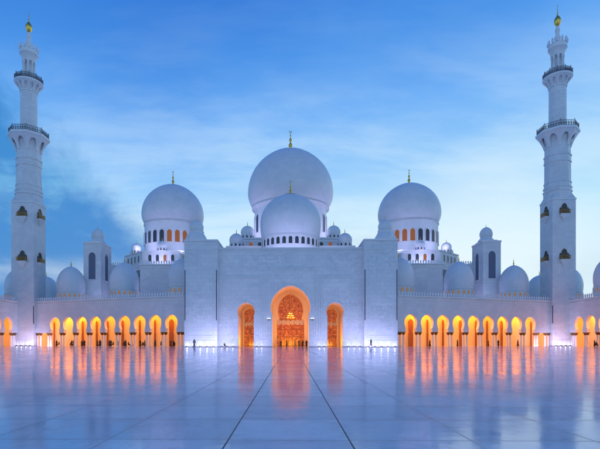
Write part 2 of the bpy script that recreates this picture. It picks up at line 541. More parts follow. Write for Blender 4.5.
def merlons(mb, F, s0, s1, z, pitch=0.9, wd=0.56, h=1.2, d=0.14, d0=0.1):
    """row of pointed leaf merlons standing on a wall"""
    n = max(1, int(round((s1 - s0) / pitch)))
    for i in range(n):
        c = s0 + (s1 - s0) * (i + 0.5) / n
        a = wd / 2
        poly = [(c - a * .55, z), (c - a * .62, z + h * .2), (c - a, z + h * .45), (c - a * .8, z + h * .7), (c, z + h),
                (c + a * .8, z + h * .7), (c + a, z + h * .45), (c + a * .62, z + h * .2), (c + a * .55, z)]
        mb.prism(F, poly, d0, d0 + d)

CACHE = {}
def cached(key, fn):
    if key not in CACHE: CACHE[key] = fn()
    return CACHE[key]

# ------------------------------------------------------------------ shared pieces: windows, finials, domes
def window_mesh(wd, h, lit=0, frame=True):
    """arched window standing on z=0, facing -y, its frame proud of the wall it is set in"""
    def mk():
        mb = MB()
        F = planeF((0, 0, 0), (1, 0, 0), (0, 1, 0))
        prof = roundarch(wd / 2, 0.0, h - wd / 2, h * 1.03)
        mb.cur = 1
        mb.prism(F, full(prof), -0.06, 0.35)
        if frame:
            mb.cur = 0
            fw = min(0.22, wd * 0.16)
            outer = roundarch(wd / 2 + fw, 0.0, h - wd / 2, h * 1.03 + fw)
            for (a, b), (c, d), (a2, b2), (c2, d2) in zip(prof, prof[1:], outer, outer[1:]):
                for sg in (-1, 1):
                    p = [F(sg * a, b, y) for y in (-0.16, 0.3)] + [F(sg * c, d, y) for y in (-0.16, 0.3)]
                    q = [F(sg * a2, b2, y) for y in (-0.16, 0.3)] + [F(sg * c2, d2, y) for y in (-0.16, 0.3)]
                    mb.quad(p[0], p[2], q[2], q[0]); mb.quad(p[0], p[1], p[3], p[2]); mb.quad(q[0], q[1], q[3], q[2])
            mb.box(-wd / 2 - fw * 1.3, wd / 2 + fw * 1.3, -0.24, 0.3, -0.18, -0.002)
        pane = (M_DARKPANE, M_LITPANE, M_GLOWPANE, M_SLOT)[lit]
        return mb.mesh('window', [M_TRIM, pane])
    return cached(('win', round(wd, 3), round(h, 3), lit, frame), mk)

def finial_mesh(h, crescent=True):
    def mk():
        mb = MB()
        k = h
        prof = [(.115 * k, 0), (.12 * k, .03 * k), (.055 * k, .08 * k), (.045 * k, .13 * k), (.085 * k, .19 * k), (.10 * k, .24 * k), (.085 * k, .29 * k),
                (.035 * k, .35 * k), (.03 * k, .40 * k), (.058 * k, .45 * k), (.07 * k, .49 * k), (.055 * k, .54 * k), (.02 * k, .60 * k),
                (.018 * k, .66 * k), (.036 * k, .70 * k), (.036 * k, .73 * k), (.012 * k, .78 * k), (.008 * k, .86 * k), (0.0, .90 * k)]
        mb.lathe(prof, 14)
        if crescent:
            rr = .055 * k
            pts = []; rads = []
            for i in range(15):
                t = R(-240) + R(300) * i / 14
                pts.append((rr * math.cos(t + R(0)), 0, .93 * k + rr * math.sin(t)))
                rads.append(.004 * k + .016 * k * math.sin(PI * i / 14))
            mb.tube(pts, rads, 6)
        return mb.mesh('finial', M_GOLD, 60)
    return cached(('fin', round(h, 2), crescent), mk)

def dome_profile(Rd, zl, zw, zt, rl, n=22):
    p = []
    t0 = -math.acos(rl / Rd)
    kk = (zw - zl) / abs(math.sin(t0))
    for i in range(7):
        t = t0 * (1 - i / 6)
        p.append((Rd * math.cos(t), zw + kk * math.sin(t)))
    for i in range(1, n + 1):
        t = PI / 2 * i / n
        s = math.sin(t)
        p.append((max(0.0, Rd * math.cos(t)) if i < n else 0.0, zw + (zt - zw) * (0.965 * s + 0.035 * s ** 14)))
    return p

def dome(parent, loc, Rd, zl, zw, zt, rl, rdrum, zdrum, fin, nwin=0, win=None, lit=None, label=None, n=64, cres=True):
    """dome (part) with drum, windows and finial (sub-parts). Heights are absolute; loc gives x, y"""
    b = zdrum
    def mk():
        mb = MB(); mb.lathe(dome_profile(Rd, zl - b, zw - b, zt - b, rl), n)
        return mb.mesh('dome', M_DOME, 50)
    key = (Rd, round(zl - b, 3), round(zw - b, 3), round(zt - b, 3), rl, rdrum)
    d = link('dome', cached(('dome',) + key, mk), parent, (loc[0], loc[1], b))
    if label: d['label'] = label
    def mkd():
        mb = MB()
        h = zl - b
        k = Rd / 10.0
        mb.lathe([(rdrum, -0.02), (rdrum, h - .55 * k), (rdrum + .25 * k, h - .5 * k), (rdrum + .3 * k, h - .35 * k),
                  (rl + .05 * k, h - .32 * k), (rl + .32 * k, h - .2 * k), (rl + .32 * k, h - .004), (rl * .97, h - .003)], n)
        return mb.mesh('drum', M_TRIM, 40)
    link('drum', cached(('drum',) + key + (round(h_(zl - b), 3),), mkd), d)
    for i in range(nwin):
        a = 2 * PI * (i + 0.5) / nwin
        wd, wh, wz = win
        me = window_mesh(wd, wh, (lit(a, i) if lit else 0))
        r = rdrum + 0.03
        link('window', me, d, (r * math.cos(a), r * math.sin(a), wz - b), a + PI / 2)
    if fin: link('finial', finial_mesh(fin, cres), d, (0, 0, zt - b - 0.02 * fin))
    return d
def h_(x): return x

# ------------------------------------------------------------------ lights
def lamp(name, typ, loc, energy, color, size=0.5, target=None, spread=None, size_y=None, radius=0.15):
    ld = bpy.data.lights.new(name, typ)
    ld.energy = energy; ld.color = color
    if typ == 'AREA':
        ld.size = size
        if size_y: ld.shape = 'RECTANGLE'; ld.size_y = size_y
        if spread: ld.spread = R(spread)
    else:
        ld.shadow_soft_size = radius
    if typ == 'SPOT':
        ld.spot_size = R(spread or 90); ld.spot_blend = 0.8
    o = bpy.data.objects.new(name, ld)
    COL.objects.link(o)
    o.location = loc
    if target is not None:
        o.rotation_euler = (Vector(target) - Vector(loc)).to_track_quat('-Z', 'Y').to_euler()
    return o
VIOLET = (.56, .54, 1.0)
VWHITE = (.68, .68, 1.0)
AMBER = (1.0, .335, .022)

# ------------------------------------------------------------------ ground
g = MB()
g.quad((-900, -300, 0), (900, -300, 0), (900, 1500, 0), (-900, 1500, 0))
tag(build('courtyard_paving', g, M_FLOOR), kind='structure')

# ------------------------------------------------------------------ the gate front
FY = 115.0
gate = thing('gatehouse', 'broad white marble gate front with three glowing amber arches between two pylons, at the centre', 'gatehouse', (0, FY, 0))
FW = 18.05; FH = 24.5
Fg = planeF((0, 0, 0), (1, 0, 0), (0, 1, 0))
mbw = MB(); vault = MB()
cprof = keyhole(4.55, 0, 8.2, 4.6, 4.95, 9.9, 15.3, 20)
sprof = keyhole(1.95, 0, 7.6, 1.92, 2.18, 9.0, 11.1, 16)
SX = 11.15
DEP = 11.0
bays = [(-FW, -6.8, -SX, sprof), (-6.8, 6.8, 0, cprof), (6.8, FW, SX, sprof)]
arch_wall(mbw, Fg, bays, 0, FH, 1.2)
build('front_wall', mbw, M_CARVED, gate)
# deep vaulted passages behind the arches
for c, prof, nm in ((-SX, sprof, 'a'), (0, cprof, 'b'), (SX, sprof, 'c')):
    mv = MB()
    for (h0, a), (h1, b) in zip(prof, prof[1:]):
        for sg in (-1, 1):
            mv.quad(Fg(c + sg * h0, a, 1.2), Fg(c + sg * h1, b, 1.2), Fg(c + sg * h1, b, DEP), Fg(c + sg * h0, a, DEP))
    v = build('passage_vault', mv, M_VAULT, gate)
    # screen wall at the end of the passage
    ms = MB()
    if c == 0:
        ip = keyhole(3.75, 0, 7.5, 3.0, 3.45, 9.9, 14.3, 18); hw = 6.0; ht = 16.5
    else:
        ip = keyhole(1.5, 0, 7.0, 1.25, 1.55, 8.7, 10.3, 16); hw = 3.0; ht = 12.0
    arch_wall(ms, Fg, [(c - hw, c + hw, c, ip)], 0, ht, 0.5)
    o = build('screen_wall', ms, M_VAULT, gate); o.location = (0, DEP, 0)
    # backlit lattice door filling the keyhole
    md = MB(); md.prism(Fg, full(ip, c), 0, 0.12)
    dr = build('lattice_door', md, M_STAINED, gate, (0, DEP + 0.3, 0))
    # mullions
    mm = MB()
    hj = ip[0][0]
    nm_ = 7 if c == 0 else 3
    for i in range(1, nm_):
        x = c - hj + 2 * hj * i / nm_
        mm.box(x - .05, x + .05, -.08, 0.05, 0, ip[1][1] - .6)
    for zz_ in ((0.05, 2.6, 4.6) if c == 0 else (0.05, 2.5)):
        mm.box(c - hj, c + hj, -.1, 0.05, zz_, zz_ + .14)
    build('mullion', mm, M_WOOD, dr)
    # white scrolled tracery across the springing
    mt = MB()
    zs = ip[1][1] - 0.55
    nr = 6 if c == 0 else 3
    rr = hj / nr
    for i in range(nr):
        cx = c - hj + rr * (2 * i + 1)
        for r2 in (rr * .96, rr * .55):
            pts = [(cx + r2 * math.cos(t), -.12, zs + 1.05 * r2 * math.sin(t)) for t in [2 * PI * k / 16 for k in range(17)]]
            mt.tube(pts, 0.075, 5)
        for k in range(6):
            t = 2 * PI * k / 6
            mt.tube([(cx, -.12, zs), (cx + rr * .9 * math.cos(t), -.12, zs + rr * .9 * math.sin(t))], 0.06, 4)
    build('tracery', mt, M_TRIM, dr)
# raised rectangular frames round the arches
for c, hw, top, prof in ((-SX, 4.0, 17.6, sprof), (SX, 4.0, 17.6, sprof), (0, 6.5, 19.6, cprof)):
    fr = MB()
    for e in (0.0, 0.55):
        a = hw - e
        t_ = top - e
        fr.box(c - a - .09, c - a + .09, -.09, .05, 2.1, t_ - .1)
        fr.box(c + a - .09, c + a + .09, -.09, .05, 2.1, t_ - .1)
        fr.box(c - a - .09, c + a + .09, -.10, .05, t_ - .1, t_ + .09)
    # archivolt following the opening
    for (h0, a), (h1, b) in zip(prof[2:], prof[3:]):
        for sg in (-1, 1):
            p0 = Vector((c + sg * h0, 0, a)); p1 = Vector((c + sg * h1, 0, b))
            if (p1 - p0).length < 1e-4: continue
            k0 = Vector((c, 0, prof[6][1]))
            q0 = p0 + (p0 - k0).normalized() * .28; q1 = p1 + (p1 - k0).normalized() * .28
            for y in (-.10,):
                fr.quad(tuple(p0 + Vector((0, y, 0))), tuple(p1 + Vector((0, y, 0))), tuple(q1 + Vector((0, y, 0))), tuple(q0 + Vector((0, y, 0))))
            fr.quad(tuple(q0 + Vector((0, -.10, 0))), tuple(q1 + Vector((0, -.10, 0))), tuple(q1 + Vector((0, .03, 0))), tuple(q0 + Vector((0, .03, 0))))
            fr.quad(tuple(p0 + Vector((0, -.10, 0))), tuple(p1 + Vector((0, -.10, 0))), tuple(p1 + Vector((0, .03, 0))), tuple(p0 + Vector((0, .03, 0))))
    build('relief_frame', fr, M_TRIM, gate)
# coping, dado moulding, roof
mc = MB()
mc.box(-FW, FW, -.22, 1.4, FH + .003, FH + .35)
mc.box(-FW, FW, -.12, 1.3, FH - .85, FH - .7)
build('coping', mc, M_TRIM, gate)
for x0, x1 in ((-FW, -SX - 2.6), (-SX + 2.6, -5.6), (5.6, SX - 2.6), (SX + 2.6, FW)):
    mc = MB(); mc.box(x0, x1, -.08, .05, 1.55, 1.68)
    n = int((x1 - x0) / 1.45)
    for i in range(n + 1):
        x = x0 + (x1 - x0 - .14) * i / n
        mc.box(x, x + .14, -.07, .05, .14, 1.551)
    build('dado_moulding', mc, M_TRIM, gate)
mr = MB(); mr.box(-FW, FW, 1.2, 32, FH - 1.0, FH - .6)
build('roof', mr, M_TRIM, gate)
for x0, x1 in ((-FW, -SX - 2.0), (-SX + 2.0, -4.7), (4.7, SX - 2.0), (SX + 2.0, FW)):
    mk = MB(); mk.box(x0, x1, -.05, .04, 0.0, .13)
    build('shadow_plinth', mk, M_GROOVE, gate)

# pylons
PX0, PX1, PH = 18.05, 26.2, 26.1
for sg in (-1, 1):
    xa, xb = sorted((sg * PX0, sg * PX1))
    mp_ = MB()
    mp_.box(xa, xb, -2.0, 14, 0, PH)
    py = build('pylon', mp_, M_CARVED, gate)
    q = MB()
    q.box(xa - .15, xb + .15, -2.2, 14.1, PH + .003, PH + .4)
    q.box(xa - .08, xb + .08, -2.1, 13.9, PH - .9, PH - .7)
    build('coping', q, M_TRIM, py)
    q = MB()
    for e in (.7, 1.15):
        q.box(xa + e - .07, xa + e + .07, -2.07, -1.9, 1.6 + e, PH - 1.3 - e)
        q.box(xb - e - .07, xb - e + .07, -2.07, -1.9, 1.6 + e, PH - 1.3 - e)
        q.box(xa + e - .07, xb - e + .07, -2.08, -1.9, PH - 1.4 - e, PH - 1.25 - e)
        q.box(xa + e - .07, xb - e + .07, -2.08, -1.9, 1.5 + e, 1.65 + e)
    build('relief_frame', q, M_TRIM, py)
    q = MB()
    q.box(xa, xb, -2.08, -1.95, 1.55, 1.68)
    for i in range(6):
        x = xa + (xb - xa - .14) * i / 5
        q.box(x, x + .14, -2.07, -1.95, .14, 1.551)
    build('dado_moulding', q, M_TRIM, py)
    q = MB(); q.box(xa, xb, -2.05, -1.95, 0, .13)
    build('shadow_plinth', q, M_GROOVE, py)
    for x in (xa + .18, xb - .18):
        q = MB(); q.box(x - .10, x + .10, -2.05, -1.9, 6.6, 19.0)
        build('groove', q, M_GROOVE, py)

# bracket lamps by the great arch
for x in (-5.4, 5.4):
    q = MB()
    q.cur = 0; q.box(x - .5, x + .5, -.45, .05, 6.95, 7.03)
    q.box(x - .06, x + .06, -.40, .05, 6.6, 6.95)
    q.cur = 1; q.box(x - .42, x + .42, -.40, -.06, 7.032, 7.16)
    build('wall_lamp', q, [M_LAMPBODY, M_LENS], gate)

# front dome and the small domes on the gate roof
fdm = dome(gate, (0, 20), 8.9, 31.2, 35.8, 44.4, 8.3, 8.35, 23.9, 4.4, 30, (1.05, 1.95, 28.4), None, 'pale dome of middle size with a ring of dark arched windows')
q = MB()
zt_ = 44.4 - 23.9
q.lathe([(0.3, zt_ + .12), (1.0, zt_ + .06), (2.0, zt_ - .16), (2.15, zt_ - .30), (2.0, zt_ - .34), (0.3, zt_ - .2)], 24, cap=False)
build('gold_skirt', q, M_GOLD, fdm, smooth=40)
for sg in (-1, 1):
    pd = dome(gate, (sg * 26 * .985, 10), 1.9, 31.3, 32.4, 34.3, 1.7, 2.0, 26.45, 1.1, 0, n=32, cres=False)
    q = MB(); q.lathe([(3.0, 0.05), (3.0, 2.7), (2.75, 3.3), (2.3, 4.0), (2.05, 4.4)], 8, rot=R(22.5))
    build('dome_base', q, M_DOME, pd)
    dome(gate, (sg * 22.3, 20), 1.75, 27.9, 29.0, 30.9, 1.55, 1.6, 24.0, 0.9, 0, n=28, cres=False)

# ------------------------------------------------------------------ prayer hall behind
hall = thing('prayer_hall', 'white prayer hall of stacked terraces under the great central dome and two side domes', 'prayer hall', (0, 150, 0))
def H(y): return y - 150.0
def block(name, x0, x1, y0, y1, z0, z1, par, mer=True, mh=1.2, cop=True, mat=None):
    q = MB(); q.box(x0, x1, H(y0), H(y1), z0, z1)
    o = build(name, q, mat or M_WALL, par)
    if cop:
        q = MB(); q.box(x0 - .3, x1 + .3, H(y0) - .3, H(y1) + .3, z1 + .003, z1 + .45)
        q.box(x0 - .15, x1 + .15, H(y0) - .15, H(y1) + .15, z1 - .9, z1 - .6)
        build('cornice', q, M_TRIM, o)
    if mer:
        q = MB()
        merlons(q, planeF((0, H(y0) - .25, 0), (1, 0, 0), (0, 1, 0)), x0, x1, z1 + .452, 0.85, .5, mh)
        for x in (x0 - .25, x1 + .1):
            merlons(q, planeF((x, H(y0), 0), (0, 1, 0), (1, 0, 0)), 0, y1 - y0, z1 + .452, 0.85, .5, mh, d0=0.02)
        build('parapet', q, M_TRIM, o)
    return o
block('terrace_wall', -50, 50, 152, 215, 0, 26.6, hall)
block('terrace_wall', -68, -50.4, 172, 212, 0, 29.6, hall)
block('terrace_wall', 50.4, 68, 172, 212, 0, 29.6, hall)
block('annex_wall', -104, -68.4, 160, 182, 0, 14.5, hall)
block('annex_wall', 68.4, 104, 160, 182, 0, 14.5, hall)

def win_row(par, xs, y, z, wd, h, lits=()):
    for i, x in enumerate(xs):
        link('window', window_mesh(wd, h, 1 if i in lits else 0), par, (x, H(y) + .02, z))
# centre tiers
t1 = block('terrace_wall', -19.8, 19.8, 143, 151.5, 24.2, 30.6, hall, mer=False)
win_row(t1, [-18.4, -15.9, -13.4, -10.9, 10.9, 13.4, 15.9, 18.4], 143, 27.7, 1.0, 1.7, (3, 4))
t2 = block('terrace_wall', -17.6, 17.6, 153, 190, 26.9, 35.4, hall, mer=False)
win_row(t2, [-16.2, -13.2, -10.2, 10.2, 13.2, 16.2], 153, 32.0, 1.3, 2.3, (1, 4))
dome(hall, (0, H(170)), 15.7, 50.0, 55.6, 72.0, 13.7, 13.2, 35.0, 7.6, 20, (2.0, 6.2, 40.2), None, 'largest white dome, highest of all, gold crescent finial')
def small(x, y, zb, r, label=None, k=1.0, lit=None):
    return dome(hall, (x, H(y)), r, zb + .55 * r, zb + 1.05 * r, zb + 2.05 * r * k, .92 * r, .90 * r, zb, .75 * r, 10, (.26 * r, .42 * r, zb + .05 * r), lit, label, n=32, cres=False)
for sg in (-1, 1):
    small(sg * 14.6, 156, 35.85, 2.3)
    small(sg * 17.2, 146, 31.05, 2.25)
# side dome groups
for sg in (-1, 1):
    cx, cy = sg * 44.1, 172.0
    q = MB(); q.lathe([(17.0, 26.0), (17.0, 31.9)], 8, (cx, H(cy), 0), R(22.5))
    tr = build('tier', q, M_WALL, hall)
    q = MB(); q.lathe([(17.25, 31.903), (17.25, 32.3), (13.0, 32.31)], 8, (cx, H(cy), 0), R(22.5))
    build('cornice', q, M_TRIM, tr)
    ap = 17.0 * math.cos(R(22.5)); half = 17.0 * math.sin(R(22.5))
    q = MB()
    for k in range(4, 9):
        a = 2 * PI * k / 8
        n_ = Vector((math.cos(a), math.sin(a), 0)); u_ = Vector((-math.sin(a), math.cos(a), 0))
        for s in (-3.9, -1.3, 1.3, 3.9):
            p = Vector((cx, H(cy), 0)) + n_ * (ap - .02) + u_ * s
            link('window', window_mesh(1.1, 2.3, 1 if (k == 6 and s == 1.3) else 0), tr, (p.x, p.y, 28.6), a + PI / 2)
        merlons(q, planeF(Vector((cx, H(cy), 0)) + n_ * (ap + .25), u_, -n_), -half, half, 26.65, 0.8, .5, 1.3)
    build('parapet', q, M_TRIM, tr)
    def lit(a, i, sg=sg):
        aa = math.degrees(a) % 360
        if sg < 0: return 1 if 272 < aa < 330 else 0
        return 1 if 210 < aa < 268 else 0
    dome(hall, (cx, H(cy)), 11.4, 44.5, 48.4, 60.0, 10.2, 10.3, 32.0, 5.6, 24, (1.7, 4.2, 36.6), lit,
         'large side dome with amber-lit drum windows')
    for k in range(8):
        a = 2 * PI * (k + 0.0) / 8
        small(cx + 14.6 * math.cos(a), cy + 14.6 * math.sin(a), 32.31, 1.75)
    # far annex domes
    for X in (78.0, 90.0):
        dome(hall, (sg * X, H(168)), 4.2, 17.2, 20.0, 25.2, 3.8, 3.8, 14.9, 2.0, 0, n=40, cres=False)
win_row(hall, [], 150, 0, 1, 1)

# roof towers with a domed cap
for sg, nm in ((-1, 'left'), (1, 'right')):
    tw = thing('tower', 'square white roof tower with tall arched windows and small domed cap on the %s side' % nm, 'tower', (sg * 62.1, 147.2, 0), group='domed roof towers')
    Ft = planeF((0, 0, 0), (1, 0, 0), (0, 1, 0))
    q = MB(); q.box(-2.75, 2.75, -4.2, 4.2, 0, 32.0)
    build('tower_wall', q, M_WALL, tw)
    q = MB(); q.box(-2.9, 2.9, -4.35, 4.35, 32.003, 32.5); q.box(-2.85, 2.85, -4.3, 4.3, 19.6, 19.85); q.box(-2.2, 2.2, -3, 3, 32.5, 33.0)
    build('cornice', q, M_TRIM, tw)
    link('window', window_mesh(2.2, 8.2, 3), tw, (0, -4.18, 20.8))
    link('window', window_mesh(2.6, 8.2, 3), tw, (-sg * 2.73, 0, 20.8), sg * -PI / 2)
    q = MB(); q.lathe([(2.5, 33.003), (2.45, 33.3), (1.95, 33.9), (1.8, 34.1)], 8, rot=R(22.5))
    build('dome_base', q, M_DOME, tw)
    dome(tw, (0, 0), 1.95, 34.4, 35.3, 37.6, 1.75, 1.7, 34.0, 1.2, 0, n=32, cres=False)

# ------------------------------------------------------------------ arcades
def column_meshes():
    q = MB()
    q.lathe([(.36, 0), (.36, .12), (.30, .16), (.32, .24), (.24, .34), (.225, .5), (.205, 2.9), (.20, 3.12)], 14)
    shaft = q.mesh('column', M_TRIM, 40)
    q = MB()
    q.lathe([(.21, 3.1), (.27, 3.16), (.23, 3.24), (.26, 3.4), (.36, 3.62), (.44, 3.7)], 12)
    for k in range(8):     # palm leaves
        a = 2 * PI * k / 8
        e = Vector((math.cos(a), math.sin(a), 0))
        q.tube([e * .24 + Vector((0, 0, 3.2)), e * .36 + Vector((0, 0, 3.45)), e * .5 + Vector((0, 0, 3.56)), e * .52 + Vector((0, 0, 3.46))], [.05, .07, .06, .02], 4)
    q.box(-.46, .46, -.46, .46, 3.7, 3.846)
    cap = q.mesh('capital', M_CAPITAL, 40)
    return shaft, cap
COLM, CAPM = column_meshes()
AZ0, AZ1 = 3.85, 13.0
ADEP = 4.4
aprof = keyhole(1.62, AZ0, 4.75, 1.5, 1.92, 6.45, 8.45, 14)

def add_column(par, p):
    c = link('column', COLM, par, p)
    link('capital', CAPM, c)

GAL = 1.5
NICHE = [(-.1, .95), (.05, .5), (-.1, .5), (.55, .62), (.7, .55), (-.6, .55), (-.6, .6), None, (.1, .5)]
NSH = [2.9, 3.1, 3.35, 3.6, 3.8, 4.05, 4.3, 4.5, 4.7]
def arcade(label, O, u, n, length, centres, inner_first, group, domes, extra=()):
    """gallery of horseshoe arches on paired columns. O start, u along, n into the building"""
    O = Vector(O); u = Vector(u).normalized(); n = Vector(n).normalized()
    a = thing('arcade', label, 'arcade', tuple(O), group=group)
    F = planeF((0, 0, 0), u, n)
    bays = []
    half = 2.5
    s = 0.0
    for c in centres:
        if c - half > s + .02: bays.append((s, c - half, 0, None))
        bays.append((c - half, c + half, c, aprof)); s = c + half
    if length > s + .02: bays.append((s, length, 0, None))
    q = MB(); arch_wall(q, F, bays, AZ0, AZ1, 0.9)
    build('arcade_wall', q, M_WALL, a)
    # string course and coping, merlons
    q = MB()
    q.obox(F, 0, length, AZ1 - .75, AZ1 - .55, -.12, .3)
    q.obox(F, 0, length, AZ1 + .003, AZ1 + .3, -.30, 1.0)
    build('cornice', q, M_TRIM, a)
    q = MB(); merlons(q, F, .2, length - .2, AZ1 + .303, .85, .52, 1.15, d0=-.1)
    build('parapet', q, M_TRIM, a)
    # thin label mould round each arch
    # interior: back wall, ceiling, end walls
    q = MB()
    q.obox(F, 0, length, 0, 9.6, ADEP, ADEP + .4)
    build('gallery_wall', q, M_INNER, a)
    q = MB(); q.obox(F, 0, length, 9.6, 10.0, .9, ADEP + .4)
    build('gallery_ceiling', q, M_INNER, a)
    q = MB(); q.obox(F, 0, length, AZ1 - .5, AZ1 - .1, .9, 15)
    q.obox(F, 0, length, 0, AZ1 - .5, 14.6, 15)
    build('roof', q, M_TRIM, a)
    for e0, e1 in ((0, .3), (length - .3, length)):
        q = MB(); q.obox(F, e0, e1, 0, 9.6, 1.0, ADEP)
        build('end_wall', q, M_INNER, a)
    # doors/niches in the back wall
    for i, c in enumerate(centres):
        ni = NICHE[i % len(NICHE)]
        if ni is None: continue
        sh, hwid = ni
        q = MB()
        pr_ = keyhole(hwid * .95, 0.02, 3.9, hwid * .8, hwid, 6.2, 7.5, 10)
        cs = c + NSH[i % len(NSH)] + sh
        if cs + hwid > length - .4: continue
        q.prism(F, full(pr_, cs), ADEP - .12, ADEP + .05)
        dr_ = build('gallery_door', q, M_WOOD, a)
        q = MB()
        pts = [F(cs + h, z, ADEP - .13) for h, z in pr_] + [F(cs - h, z, ADEP - .13) for h, z in pr_[::-1][1:]]
        q.tube(pts, .09, 5)
        build('door_frame', q, M_INNER, dr_)
    # paired columns
    piers = sorted(set([round(c - half, 3) for c in centres] + [round(centres[-1] + half, 3)]))
    for pz in piers:
        for ds in (-.52, .52):
            sp_ = pz + ds
            if 0.3 < sp_ < length - .3: add_column(a, tuple(u * sp_ + n * .45))
    for sp_ in extra: add_column(a, tuple(u * sp_ + n * .45))
    # roof domes
    for (s_, d_) in domes:
        p = u * s_ + n * d_
        dd = dome(a, (p.x, p.y), 4.15, 16.3, 18.5, 24.4, 3.98, 4.0, 13.0, 2.3, 18, (.62, 1.25, 14.55), lambda a_, i_: 2, None, n=48, cres=False)
    # lamps hung along the gallery
    rnd = random.Random(len(label) * 7 + int(O.x))
    for c in centres:
        for d_, e_ in ((2.4, 300),):
            p = O + u * c + n * d_
            lp = lamp('gallery_lamp', 'AREA', (p.x, p.y, 9.45), e_ * GAL * rnd.uniform(.55, 1.35), AMBER, 3.4, (p.x, p.y, 0), None, 1.2)
            lp.rotation_euler = (0, 0, math.atan2(u.y, u.x))
    ends = [x for x in (centres[-1] + 4.2,) if x < length - .8]
    for c in ends:
        p = O + u * c + n * 2.1
        lamp('gallery_lamp', 'AREA', (p.x, p.y, 9.45), 130 * GAL, AMBER, 1.5, (p.x, p.y, 0), None, 1.0)
    return a

P0 = Vector((27.4, 118.6, 0)); P1 = Vector((76.5, 136.3, 0))
Lw = (P1 - P0).length
cent = [Lw * .0832 + i * 5.02 - .25 for i in range(9)]
for sg, nm in ((-1, 'left'), (1, 'right')):
    o = Vector((sg * P0.x, P0.y, 0)); e = Vector((sg * P1.x, P1.y, 0))
    u = (e - o).normalized()
    n = Vector((-u.y * sg, u.x * sg, 0))
    if n.y < 0: n = -n
    arcade('long white arcade of nine glowing amber arches between the gate and the %s minaret' % nm,
           o, u, n, Lw, cent, sg > 0, 'lamp-lit arcades', [(5.0, 7.0), (25.0, 7.0), (45.2, 7.0)], (Lw - 1.9, Lw - .7, .35))
    # side arcade beyond the minaret, running towards the viewer
    o2 = Vector((sg * 81.0, 135.3, 0)); u2 = Vector((0, -1, 0)); n2 = Vector((sg, 0, 0))
    arcade('near side arcade running past the %s minaret to the edge of the picture' % nm,
           o2, u2, n2, 45.0, [4.6 + 5.1 * i for i in range(8)], sg > 0, 'lamp-lit arcades', [(-9.0, 5.0), (10.5, 5.0), (31.0, 5.0)], (.9, 1.8))

# ------------------------------------------------------------------ minarets
def sloped_ring(mb, nseg, r0, r1, z0, z1, rot, ap=0.75):
    """ring of leaning arched panels under a gallery"""
    tn = math.tan(PI / nseg)
    for k in range(nseg):
        a = rot + 2 * PI * (k + .5) / nseg
        nv = Vector((math.cos(a), math.sin(a), 0)); uv = Vector((-math.sin(a), math.cos(a), 0))
        def F(s, z, d, nv=nv, uv=uv):
            t = (z - z0) / (z1 - z0)
            r = r0 + (r1 - r0) * (t ** 1.4)
            rr = r - d
            return tuple(nv * rr + uv * (s * rr * tn) + Vector((0, 0, z)))
        prof = [(.62, z0), (.62, z0 + (z1 - z0) * .35)]
        for i in range(1, 8):
            t = PI / 2 * i / 7
            prof.append((.62 * math.cos(t) if i < 7 else 0, z0 + (z1 - z0) * (.35 + (ap - .35) * math.sin(t))))
        # split the slanted panel finely so it follows the curve
        arch_wall(mb, F, [(-1, 1, 0, prof)], z0, z1, .45, caps=False)

def railing(mb, nseg, r, z, h, rot, per):
    for k in range(nseg):
        a0 = rot + 2 * PI * k / nseg; a1 = rot + 2 * PI * (k + 1) / nseg
        p0 = Vector((r * math.cos(a0), r * math.sin(a0), z)); p1 = Vector((r * math.cos(a1), r * math.sin(a1), z))
        for hh in (.15, h * .55, h):
            mb.tube([p0 + Vector((0, 0, hh)), p1 + Vector((0, 0, hh))], .07, 4)
        for i in range(per):
            p = p0.lerp(p1, i / per)
            mb.tube([p, p + Vector((0, 0, h + (.35 if i == 0 else 0)))], .12 if i == 0 else .055, 4)
        # openwork leaf panels
        for i in range(per):
            p = p0.lerp(p1, (i + .5) / per)
            mb.tube([p + Vector((0, 0, .2)), p + Vector((0, 0, h * .9))], [.22, .1], 4)

def balcony(par, loc, rz):
    root = link('balcony', None, par, loc, rz) if False else None
    q = MB()
    F = planeF((0, 0, 0), (1, 0, 0), (0, 1, 0))
    # slab and corbel (facing -y)
    q.box(-1.35, 1.35, -1.0, .1, -.15, .15)
    for i in range(5):
        k = 1 - i / 5
        q.box(-1.15 * k - .1, 1.15 * k + .1, -.85 * k, .1, -.15 - .36 * (i + 1), -.153 - .36 * i)
    b = build('balcony', q, M_TRIM, par, loc); b.rotation_euler.z = rz
    q = MB()
    for x0, y0, x1, y1 in ((-1.3, .05, -1.3, -.95), (-1.3, -.95, 1.3, -.95), (1.3, -.95, 1.3, .05)):
        p0 = Vector((x0, y0, .15)); p1 = Vector((x1, y1, .15))
        q.tube([p0 + Vector((0, 0, 1.15)), p1 + Vector((0, 0, 1.15))], .07, 5)
        q.tube([p0 + Vector((0, 0, .1)), p1 + Vector((0, 0, .1))], .06, 5)
        m_ = max(3, int((p1 - p0).length / .26))
        for i in range(m_ + 1):
            p = p0.lerp(p1, i / m_); q.tube([p, p + Vector((0, 0, 1.15))], .06, 4)
    build('railing', q, M_GILT, b)
    q = MB(); q.prism(F, full(roundarch(.62, .15, 2.3, 3.1)), -.05, .25)
    for s in (-1, 1): q.prism(F, full(roundarch(.34, .15, 1.6, 2.1), s * 1.02), -.05, .25)
    build('window', q, M_DARKPANE, b)
    q = MB()
    q.tube([(-.72, -.1, .15), (-.72, -.1, 2.4), (-.45, -.1, 3.0), (0, -.1, 3.3), (.45, -.1, 3.0), (.72, -.1, 2.4), (.72, -.1, .15)], .09, 5)
    build('frame', q, M_CAPITAL, b)

